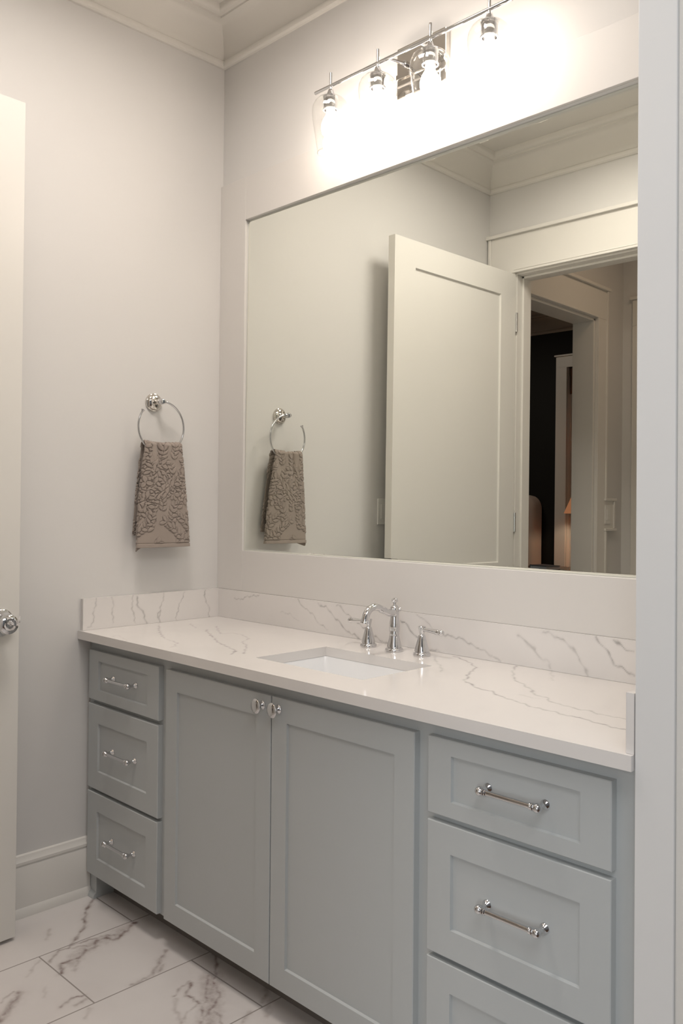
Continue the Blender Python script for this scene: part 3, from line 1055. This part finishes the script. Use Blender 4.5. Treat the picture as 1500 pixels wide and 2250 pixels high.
ob = mm.build('basin', M['porcelain'], sink, smooth=50)
# normals of an open bowl point up and inwards
ob.data.update()
for p in ob.data.polygons:
    if abs(p.normal.z) > 0.9 and p.normal.z < 0:
        ob.data.flip_normals(); break
md = ob.modifiers.new('thick', 'SOLIDIFY'); md.thickness = 0.006; md.offset = -1
m_ = MB(); m_.lathe([(0, 0.0045), (0.012, 0.005), (0.020, 0.005), (0.0225, 0.003), (0.0225, -0.0005), (0, -0.0005)], (0, 0, 0), (0, 0, 1), 32)
m_.build('drain', M['chrome'], sink, smooth=40)

# ------------------------------------------------------------------ widespread tap
FX, FYT = 1.003, -0.090
tap = thing('tap', 'chrome widespread tap with curved spout and two lever handles behind the sink', 'tap', (FX, FYT, CZ))
m_ = MB()
m_.lathe([(0, 0.0005), (0.0268, 0.0005), (0.0272, 0.003), (0.0268, 0.006), (0.0245, 0.0085), (0.0215, 0.0092), (0.0212, 0.011), (0.0222, 0.0125), (0.0212, 0.018), (0.0178, 0.031), (0.0150, 0.044), (0.0144, 0.048), (0.0150, 0.0495), (0.0150, 0.0515), (0.0142, 0.053), (0.0158, 0.064), (0.0160, 0.074), (0.0148, 0.086), (0.0128, 0.098), (0.0122, 0.106), (0.0130, 0.112), (0.0132, 0.124), (0.0118, 0.131), (0.0085, 0.135), (0.0052, 0.137), (0.0046, 0.139)], (0, 0, 0), (0, 0, 1), 40)
m_.build('spout_body', M['chrome'], tap, smooth=40)
m_ = MB()
m_.lathe([(0.0046, 0.137), (0.0042, 0.141), (0.0065, 0.1435), (0.0095, 0.1475), (0.0098, 0.150), (0.0080, 0.1525), (0.0086, 0.154), (0.0070, 0.1565), (0, 0.158)], (0, 0, 0), (0, 0, 1), 30)
m_.lathe([(0.005, 0), (0.0045, 0.006), (0.0075, 0.009), (0.008, 0.0115), (0.006, 0.014), (0, 0.0145)], (0, 0.010, 0.120), (0, 1, 0), 24)
m_.build('finial', M['chrome'], tap, smooth=40)
m_ = MB()
sp = smooth_path([(0, 0.002, 0.1175), (0, -0.014, 0.1155), (0, -0.030, 0.1165), (0, -0.050, 0.1245), (0, -0.072, 0.1340), (0, -0.092, 0.1370), (0, -0.108, 0.1320), (0, -0.120, 0.1195), (0, -0.126, 0.1040), (0, -0.1285, 0.0930)], 8)
nn = len(sp)
rad = [0.0125 - 0.0018 * min(1, i / 20) for i in range(nn)]
for i in range(nn - 4, nn):
    rad[i] = 0.0122
m_.tube(sp, rad, 24)
m_.build('spout', M['chrome'], tap, smooth=45)
for s, nm in ((-1, 'left'), (1, 'right')):
    m_ = MB()
    hx_ = s * 0.108
    m_.lathe([(0, 0.0005), (0.0255, 0.0005), (0.0258, 0.003), (0.0254, 0.006), (0.0235, 0.0085), (0.0205, 0.0095), (0.0203, 0.0115), (0.0215, 0.013), (0.0205, 0.019), (0.0165, 0.033), (0.0130, 0.046), (0.0105, 0.056), (0.0088, 0.0595), (0.0070, 0.0605), (0.0066, 0.063), (0.0075, 0.066), (0.0092, 0.074), (0.0112, 0.0815), (0.0114, 0.083), (0.0100, 0.0845), (0, 0.085)], (hx_, 0, 0), (0, 0, 1), 36)
    h_ = m_.build('handle', M['chrome'], tap, smooth=40)
    m_ = MB()
    L_ = [(hx_ + s * 0.004, 0, 0.0750), (hx_ + s * 0.014, -0.001, 0.0755), (hx_ + s * 0.030, -0.002, 0.0752), (hx_ + s * 0.050, -0.003, 0.0742), (hx_ + s * 0.062, -0.004, 0.0735), (hx_ + s * 0.072, -0.004, 0.0730), (hx_ + s * 0.080, -0.004, 0.0728), (hx_ + s * 0.083, -0.004, 0.0728)]
    pp = smooth_path(L_, 4)
    rr = [0.0050, 0.0050, 0.0048, 0.0046, 0.0044, 0.0043, 0.0043, 0.0043, 0.0044, 0.0046, 0.0048, 0.0050, 0.0053, 0.0056, 0.0058, 0.0060, 0.0060, 0.0052, 0.0050, 0.0056, 0.0064, 0.0068, 0.0068, 0.0064, 0.0058, 0.0050, 0.0040, 0.0028, 0.001]
    m_.tube(pp, [q * 1.3 for q in rr[:len(pp)]], 20)
    m_.build('lever', M['chrome'], h_, smooth=45)

# ------------------------------------------------------------------ towel ring
RY, RZ, RX = -0.3010, 1.6075, 0.056
ring = thing('towel_ring', 'polished open towel ring on a round rosette fixed to the left wall', 'towel ring', (0, RY, 1.700))
m_ = MB()
m_.lathe([(0, 0.0003), (0.0330, 0.0003), (0.0335, 0.004), (0.0320, 0.0075), (0.0300, 0.0085), (0.0292, 0.011), (0.0240, 0.0155), (0.0150, 0.0185), (0.0095, 0.0195), (0.0080, 0.024), (0.0085, 0.031), (0.0100, 0.035), (0.0100, 0.037), (0.0080, 0.040), (0.0072, 0.044)], (0, 0, 0), (1, 0, 0), 44)
m_.build('rosette', M['nickel'], ring, smooth=38)
m_ = MB()
m_.lathe([(0, 0.041), (0.0088, 0.043), (0.0108, 0.048), (0.0112, 0.055), (0.0105, 0.063), (0.0080, 0.0675), (0, 0.069)], (0, 0, 0), (1, 0, 0), 30)
m_.lathe([(0.0062, -0.002), (0.0066, 0.012), (0.0050, 0.017)], (0.056, 0, 0), (0, 1, 0), 20)
m_.build('post', M['chrome'], ring, smooth=40)
m_ = MB()
pts = []
R_ = 0.0935
for k in range(97):
    a = math.radians(90 - 6 - k / 96 * (360 - 6 - 58))        # clockwise from the post, round the bottom, up to the open end
    pts.append((0.056, R_ * math.cos(a), -0.0925 + R_ * math.sin(a)))
m_.tube(pts, 0.0036, 14)
e = Vector(pts[-1]); t = (Vector(pts[-1]) - Vector(pts[-3])).normalized()
m_.lathe([(0.0036, -0.001), (0.0042, 0.002), (0.0068, 0.006), (0.0070, 0.0078), (0, 0.0085)], e, t, 20)
m_.build('ring', M['chrome'], ring, smooth=45)

# ------------------------------------------------------------------ hand towel
def towel():
    rs = random.Random(11)
    NS, NF, NT, NB = 190, 250, 14, 170
    zh, zt = 1.177, 1.541
    def section(w, flL, flR, k):
        P = smooth_path([(-w + flL, -0.030, 0), (-w + flL * 0.55, -0.027, 0), (-w + 0.010, -0.021, 0), (-w + 0.001, -0.013, 0), (-w + 0.004, -0.003, 0), (-w + 0.028, 0.003, 0), (-0.02, 0.007, 0), (0.03, 0.007, 0), (w - 0.028, 0.004, 0), (w - 0.004, -0.002, 0), (w - 0.001, -0.011, 0), (w - 0.010, -0.017, 0), (w - flR * 0.5, -0.021, 0), (w - flR, -0.022, 0)], 12)
        P = np.array([(q.x, q.y) for q in P])
        s = np.r_[0, np.cumsum(np.hypot(*np.diff(P, axis=0).T))]
        si = np.linspace(0, s[-1], NS)
        return np.interp(si, s, P[:, 0]), np.interp(si, s, P[:, 1]), si
    rows = []
    lens = []
    for i in range(NF):
        t = i / (NF - 1)
        w = 0.1095 * (1 - t) + 0.0725 * t + 0.004 * math.sin(math.pi * t)
        flL, flR = 0.044 * (1 - 0.35 * t), 0.086 * (1 - 0.35 * t)
        y, x, s = section(w, flL, flR, t)
        squash = 1 - 0.55 * max(0, (t - 0.6) / 0.4)
        # soft gathers that fade downwards, one deep crease
        g = max(0, (t - 0.45) / 0.55) ** 1.6
        x = x * squash + g * (0.0035 * np.sin(y * 95 + 0.6) - 0.011 * np.exp(-((y + 0.022 - 0.006 * (1 - t)) / 0.007) ** 2) * (x > -0.01))
        x = x + 0.002 * np.sin(y * 40 + t * 5) * (1 - t)
        z = np.full(NS, zh + (zt - zh) * t)
        lower = np.clip(1 - t * 4, 0, 1)
        z = z - lower * 0.013 * np.clip((-w * 0.70 - y) / 0.03, 0, 1) * (x < -0.008)
        y0 = -0.2915 * (1 - t) - 0.2985 * t
        rows.append(np.stack([0.0715 + x, y0 + y, z], 1))
        lens.append(s)
    # over the ring
    for i in range(1, NT + 1):
        a = math.pi * i / (NT + 1)
        base = rows[NF - 1]
        yb = base[:, 1]
        xm = 0.057
        r_ = base[:, 0] - xm
        sag = 0.004 * np.cos((yb + 0.2985) / 0.0725 * math.pi / 2)
        x = xm + np.where(r_ > 0, r_, r_ * 0.6) * math.cos(a) - 0.004 * (1 - math.cos(a))
        z = zt + 0.0135 * math.sin(a) - sag * math.sin(a)
        rows.append(np.stack([x, yb, z], 1))
        lens.append(lens[-1])
    last = rows[-1]
    zb = 1.222
    for i in range(1, NB + 1):
        t = i / NB
        wsc = 1 + 0.38 * t
        y = -0.2985 + (last[:, 1] + 0.2985) * wsc + 0.006 * t
        x = last[:, 0] * (1 - t) ** 2 + (1 - (1 - t) ** 2) * (0.022 + 0.0035 * np.sin(y * 60 + 1) + 0.10 * (last[:, 0] - 0.045))
        z = last[:, 2] * (1 - t) + zb * t
        rows.append(np.stack([x, y, z], 1))
        lens.append(lens[-1])
    V = np.stack(rows, 0)                                   # (rows, NS, 3)
    # quilted leaf relief
    S = np.stack(lens, 0)
    S = S - S[:, -1:] / 2
    dz = np.linalg.norm(np.diff(V[:, NS // 2], axis=0), axis=1)
    T = np.r_[0, np.cumsum(dz)][:, None] + np.zeros_like(S)
    h = np.zeros_like(S)
    leaves = []
    Ttot = T.max()
    for k in range(92):                                      # curved stems with paired leaves
        a = rs.uniform(0.5, 2.6); px, py = rs.uniform(-0.2, 0.2), rs.uniform(-0.10, Ttot)
        curv = rs.uniform(-9, 9)
        for q in range(7):
            for sd in (-1, 1):
                leaves.append((px, py, a + sd * rs.uniform(0.5, 0.8), rs.uniform(0.020, 0.030), rs.uniform(0.0055, 0.0078)))
            px += 0.014 * math.cos(a); py += 0.014 * math.sin(a); a += curv * 0.014
    for k in range(46):                                      # open flowers
        px, py, r0 = rs.uniform(-0.2, 0.2), rs.uniform(0, Ttot), rs.uniform(0, 6.28)
        for q in range(6):
            leaves.append((px, py, r0 + q * math.pi / 3, 0.024, 0.0085))
    rs.shuffle(leaves)
    for px, py, a, L, wd in leaves:
        m = (np.abs(S - px) < L + 0.003) & (np.abs(T - py) < L + 0.003)
        if not m.any():
            continue
        du, dvv = S[m] - px, T[m] - py
        u = (du * math.cos(a) + dvv * math.sin(a)) / L
        v = (-du * math.sin(a) + dvv * math.cos(a)) / wd
        prof = np.clip(4 * u * (1 - u), 0, 1) ** 0.7
        q = np.where((u > 0) & (u < 1), 1 - (v / np.maximum(prof, 1e-3)) ** 2, -1)
        hh = np.where(q > 0, 0.35 + 0.65 * np.sqrt(np.clip(q, 0, 1)) - 0.28 * np.exp(-(v / 0.16) ** 2), h[m])
        edge = (q <= 0) & (q > -0.9)
        hh = np.where(edge & (u > -0.02) & (u < 1.02), -0.45, hh)
        h[m] = hh
    hem = T < 0.013
    h = np.where(hem, 0.75, h)
    h = np.where((T >= 0.013) & (T < 0.0155), -0.35, h)
    # displace along the surface normal
    du = np.gradient(V, axis=1); dv2 = np.gradient(V, axis=0)
    N = np.cross(du, dv2)
    N /= np.linalg.norm(N, axis=2, keepdims=True) + 1e-9
    mid = N[NF // 3, NS // 2]
    if mid[0] < 0:
        N = -N
    V = V + N * (h * 0.0034)[..., None]
    nr = V.shape[0]
    V[:, :, 0] = np.maximum(V[:, :, 0], 0.006)
    org = np.array((0.06, -0.2985, 1.541))
    verts = (V - org).reshape(-1, 3).tolist()
    faces = [(i * NS + j, i * NS + j + 1, (i + 1) * NS + j + 1, (i + 1) * NS + j) for i in range(nr - 1) for j in range(NS - 1)]
    me = bpy.data.meshes.new('hand_towel')
    me.from_pydata(verts, [], faces)
    for p in me.polygons:
        p.use_smooth = True
    me.materials.append(M['towel'])
    o = bpy.data.objects.new('hand_towel', me)
    COL.objects.link(o)
    o.location = org
    md = o.modifiers.new('thickness', 'SOLIDIFY')
    md.thickness = 0.0035
    md.offset = 0 - 1.0 if mid[0] > 0 else 1.0
    return tag(o, 'taupe hand towel with raised leaf pattern hanging from the towel ring', 'towel')


towel()

# ------------------------------------------------------------------ vanity light above the mirror
LX, LY, LZ = 1.030, -0.100, 2.690
vl = thing('vanity_light', 'chrome four lamp bar light with clear glass shades glowing above the mirror', 'wall light', (LX, 0, LZ))
m_ = MB()
m_.box(-0.098, 0.098, -0.020, -0.0005, -0.088, 0.070)
m_.box(-0.098, 0.098, -0.026, -0.020, -0.030, -0.014)
m_.build('backplate', M['nickel'], vl, bevel=0.002, bevel_seg=2)
m_ = MB()
m_.tube([(-0.388, LY, 0), (0.388, LY, 0)], 0.0062, 20)
m_.build('bar', M['chrome'], vl, smooth=40)
for sx in (-0.062, 0.062):
    m_ = MB()
    m_.tube([(sx, -0.02, 0.012), (sx, LY + 0.003, 0.0)], 0.0055, 16)
    m_.lathe([(0.0055, 0.0), (0.0105, 0.001), (0.0105, 0.010), (0.0055, 0.012)], (sx, -0.030, 0.0115), (0, 1, 0), 20)
    m_.build('arm', M['chrome'], vl, smooth=40)
SP = [-0.3150, -0.1050, 0.1050, 0.3150]


def lamp_parts(parent):
    m_ = MB()
    m_.lathe([(0, 0.044), (0.0045, 0.043), (0.0047, 0.042), (0.0047, -0.010), (0.0080, -0.012), (0.0150, -0.032), (0.0155, -0.034), (0, -0.034)], (0, 0, 0), (0, 0, 1), 28)
    m_.lathe([(0, -0.034), (0.0240, -0.0345), (0.0250, -0.0365), (0.0235, -0.042), (0.0225, -0.072), (0.0255, -0.0765), (0.0250, -0.079), (0.0200, -0.0795), (0.018, -0.070), (0, -0.070)], (0, 0, 0), (0, 0, 1), 32)
    s_ = m_.build('socket', M['chrome'], parent, smooth=40)
    m_ = MB()
    m_.lathe([(0.0125, -0.074), (0.0130, -0.088), (0.0165, -0.098), (0.0245, -0.112), (0.0295, -0.128), (0.0300, -0.140), (0.0265, -0.155), (0.0180, -0.166), (0.0085, -0.171), (0, -0.172)], (0, 0, 0), (0, 0, 1), 32)
    b_ = m_.build('bulb', M['bulb'], s_, smooth=60)
    b_['label'] = 'glowing warm bulb'
    m_ = MB()
    out = [(0.0160, -0.0350), (0.0280, -0.0365), (0.0410, -0.0430), (0.0520, -0.0540), (0.0585, -0.0680), (0.0605, -0.0820), (0.0598, -0.0960), (0.0570, -0.1200), (0.0525, -0.1500), (0.0475, -0.1800), (0.0430, -0.2070), (0.0415, -0.2170)]
    m_.lathe(out, (0, 0, 0), (0, 0, 1), 56)
    m_.lathe([(0.0405, -0.2165), (0.0425, -0.2165), (0.0425, -0.2190), (0.0405, -0.2190), (0.0405, -0.2165)], (0, 0, 0), (0, 0, 1), 56)
    g_ = m_.build('glass_shade', M['glass'], parent, smooth=50)
    g_['label'] = 'clear glass bell shade'
    return s_, g_


s0, g0 = lamp_parts(vl)
for i, x in enumerate(SP):
    if i == 0:
        s_, g_ = s0, g0
    else:
        s_, g_ = dup(s0, vl), dup(g0, vl)
    s_.location = (x, LY, 0)
    g_.location = (x, LY, 0)

# ------------------------------------------------------------------ switches
def switch(loc, rz, lab, n=1):
    t = thing('light_switch', lab, 'light switch', loc, rz)
    m_ = MB(); m_.box(-0.036 * n, 0.036 * n, -0.006, -0.0003, -0.060, 0.060)
    m_.build('switch_plate', M['white'], t, bevel=0.002)
    m_ = MB(); m_.box(-0.0165, 0.0165, -0.0085, -0.006, -0.033, 0.033)
    m_.build('rocker', M['white'], t, bevel=0.001)
    return t


switch((0.0182, -3.098, 1.305), math.pi / 2, 'white switch beside the bedroom doorway, seen in the mirror')
switch((0.0002, -0.945, 1.31), math.pi / 2, 'white switch on the left wall behind the open door edge')

# ------------------------------------------------------------------ bedroom seen through the hall
# window in the dark wall
m_ = MB()
wx0, wx1, wz0, wz1 = -1.46, -0.62, 0.62, 2.68
m_.box(wx0 - 0.115, wx0, FY, FY + 0.02, wz0 - 0.10, wz1 + 0.005)
m_.box(wx1, wx1 + 0.115, FY, FY + 0.02, wz0 - 0.10, wz1 + 0.005)
m_.box(wx0 - 0.115, wx1 + 0.115, FY, FY + 0.02, wz1, wz1 + 0.105)
m_.box(wx0 - 0.125, wx1 + 0.125, FY, FY + 0.04, wz1 + 0.105, wz1 + 0.12)
m_.box(wx0 - 0.13, wx1 + 0.13, FY, FY + 0.05, wz0 - 0.04, wz0)
m_.box(wx0 - 0.02, wx0 + 0.001, FY - 0.11, FY, wz0, wz1)
fr = struct(m_.build('window_1', M['trim'], bevel=0.002, bevel_seg=1), 'white bedroom window seen in the mirror')
m_ = MB()
m_.box(wx0, wx0 + 0.05, FY - 0.09, FY - 0.055, wz0, wz1)
m_.box(wx1 - 0.05, wx1, FY - 0.09, FY - 0.055, wz0, wz1)
m_.box(wx0 + 0.05, wx1 - 0.05, FY - 0.09, FY - 0.055, wz0, wz0 + 0.06)
m_.box(wx0 + 0.05, wx1 - 0.05, FY - 0.09, FY - 0.055, wz1 - 0.05, wz1)
m_.box(wx0 + 0.05, wx1 - 0.05, FY - 0.09, FY - 0.055, 1.62, 1.66)
m_.build('window_sash', M['trim'], fr)
m_ = MB(); m_.box(wx0 + 0.045, wx1 - 0.045, FY - 0.075, FY - 0.07, wz0 + 0.05, wz1 - 0.04)
m_.build('window_pane', M['sky'], fr)
m_ = MB()
for k in range(9):
    m_.box(-1.448, -0.632, FY - 0.034 - 0.004 * (k % 2), FY - 0.026, 2.43 + k * 0.019, 2.43 + (k + 1) * 0.019 - 0.001)
m_.box(-1.450, -0.630, FY - 0.05, FY - 0.022, 2.60, 2.675)
tag(m_.build('woven_blind', M['woven']), 'dark brown woven blind rolled up in the bedroom window', 'blind')

# bed with a tufted headboard
bed = thing('bed', 'bed with beige button tufted headboard against the dark wall', 'bed', (-2.65, -5.02, 0))
NX, NZ = 120, 90
hw, ht = 0.93, 1.475
def tuft(x, z):
    d = 0.0
    for r in range(8):
        for c in range(13):
            bx = -0.96 + c * 0.16 + (0.08 if r % 2 else 0)
            bz = 0.50 + r * 0.125
            if abs(bx) > hw - 0.06 or bz > ht - 0.07:
                continue
            d = max(d, math.exp(-((x - bx) ** 2 + (z - bz) ** 2) / 0.0011))
    return d
bm = bmesh.new()
rr_ = 0.13
front = []
for i in range(NX + 1):
    col = []
    for j in range(NZ + 1):
        x = -hw + 2 * hw * i / NX
        z = 0.35 + (ht - 0.35) * j / NZ
        # rounded top corners
        if z > ht - rr_:
            lim = hw - rr_ + math.sqrt(max(0, rr_ ** 2 - (z - ht + rr_) ** 2))
            x = x / hw * lim
        ed = min(hw - abs(x) if z < ht - rr_ else (1 - abs(x) / (lim + 1e-6)) * hw, ht - z)
        pad = 0.05 * min(1, math.sqrt(max(0, ed) / 0.06)) if ed < 0.06 else 0.05
        col.append(bm.verts.new((x, pad - 0.028 * tuft(x, z), z)))
    front.append(col)
for i in range(NX):
    for j in range(NZ):
        bm.faces.new((front[i][j], front[i + 1][j], front[i + 1][j + 1], front[i][j + 1]))
edge = [e for e in bm.edges if len(e.link_faces) == 1]
r = bmesh.ops.extrude_edge_only(bm, edges=edge)
for g in r['geom']:
    if isinstance(g, bmesh.types.BMVert):
        g.co.y = -0.10
mm = MB(); mm.bm.free(); mm.bm = bm
hb = mm.build('headboard', M['linen'], bed, smooth=60)
# buttons are parts of the headboard
bprof = [(0.011, 0.0), (0.010, 0.004), (0.006, 0.0065), (0, 0.0075)]
first = None
for r in range(4, 8):
    for c in range(8, 13):
        bx = -0.96 + c * 0.16 + (0.08 if r % 2 else 0)
        bz = 0.50 + r * 0.125
        if abs(bx) > hw - 0.06 or bz > ht - 0.07:
            continue
        if first is None:
            m_ = MB(); m_.lathe(bprof, (0, 0, 0), (0, 1, 0), 14)
            first = m_.build('button', M['button'], hb, smooth=60)
            first.location = (bx, 0.021, bz)
        else:
            dup(first, hb, loc=(bx, 0.021, bz))
m_ = MB(); m_.box(-0.90, 0.90, 0.06, 2.05, 0.12, 0.36)
m_.build('bed_base', M['linen'], bed, bevel=0.02)
m_ = MB(); m_.box(-0.88, 0.88, 0.07, 2.04, 0.362, 0.62)
m_.build('mattress', M['duvet'], bed, bevel=0.05, bevel_seg=3)
first = None
for sx in (-0.82, 0.82):
    for sy in (0.14, 1.95):
        if first is None:
            m_ = MB(); m_.lathe([(0, 0), (0.02, 0), (0.03, 0.121), (0, 0.121)], (0, 0, 0), (0, 0, 1), 16)
            first = m_.build('leg', M['darkwood'], bed, smooth=40, loc=(sx, sy, 0))
        else:
            dup(first, bed, loc=(sx, sy, 0))

# bedside table with lamp and book
bt = thing('bedside_table', 'dark wooden bedside table under the bedroom window', 'table', (-1.22, -4.72, 0))
m_ = MB(); m_.box(-0.45, 0.45, -0.28, 0.28, 0.745, 0.815)
m_.build('table_top', M['darkwood'], bt, bevel=0.004)
m_ = MB(); m_.box(-0.40, 0.40, -0.24, 0.24, 0.58, 0.745)
m_.build('apron', M['darkwood'], bt, bevel=0.003)
first = None
for sx in (-0.38, 0.38):
    for sy in (-0.22, 0.22):
        if first is None:
            m_ = MB(); m_.box(-0.02, 0.02, -0.02, 0.02, 0, 0.58)
            first = m_.build('leg', M['darkwood'], bt, loc=(sx, sy, 0))
        else:
            dup(first, bt, loc=(sx, sy, 0))
lp = thing('table_lamp', 'table lamp with orange cone shade lit on the bedside table', 'lamp', (-1.00, -4.82, 0.815))
m_ = MB()
m_.lathe([(0, 0.0005), (0.07, 0.0005), (0.07, 0.015), (0.03, 0.03), (0.055, 0.09), (0.075, 0.17), (0.06, 0.26), (0.022, 0.34), (0.012, 0.38), (0.008, 0.40), (0.008, 0.55), (0, 0.55)], (0, 0, 0), (0, 0, 1), 32)
m_.build('lamp_base', M['ceramic'], lp, smooth=50)
m_ = MB()
m_.lathe([(0.265, 0.49), (0.105, 0.86), (0.102, 0.86), (0.262, 0.49), (0.265, 0.49)], (0, 0, 0), (0, 0, 1), 48)
m_.build('lamp_shade', M['shade'], lp, smooth=50)
m_ = MB(); m_.sphere((0, 0, 0.60), 0.035, 20, 12)
m_.build('bulb', M['lampbulb'], lp, smooth=80)
bk = thing('book', 'pale blue open book lying on the dark bedside table', 'book', (-1.33, -4.55, 0.8155), 0.3)
m_ = MB(); m_.box(-0.11, 0.11, -0.08, 0.08, 0, 0.004); m_.box(-0.11, 0.11, -0.08, 0.08, 0.030, 0.034); m_.box(-0.11, -0.106, -0.08, 0.08, 0.004, 0.030)
m_.build('cover', M['book'], bk)
m_ = MB(); m_.box(-0.105, 0.106, -0.076, 0.076, 0.004, 0.030)
m_.build('pages', M['paper'], bk)
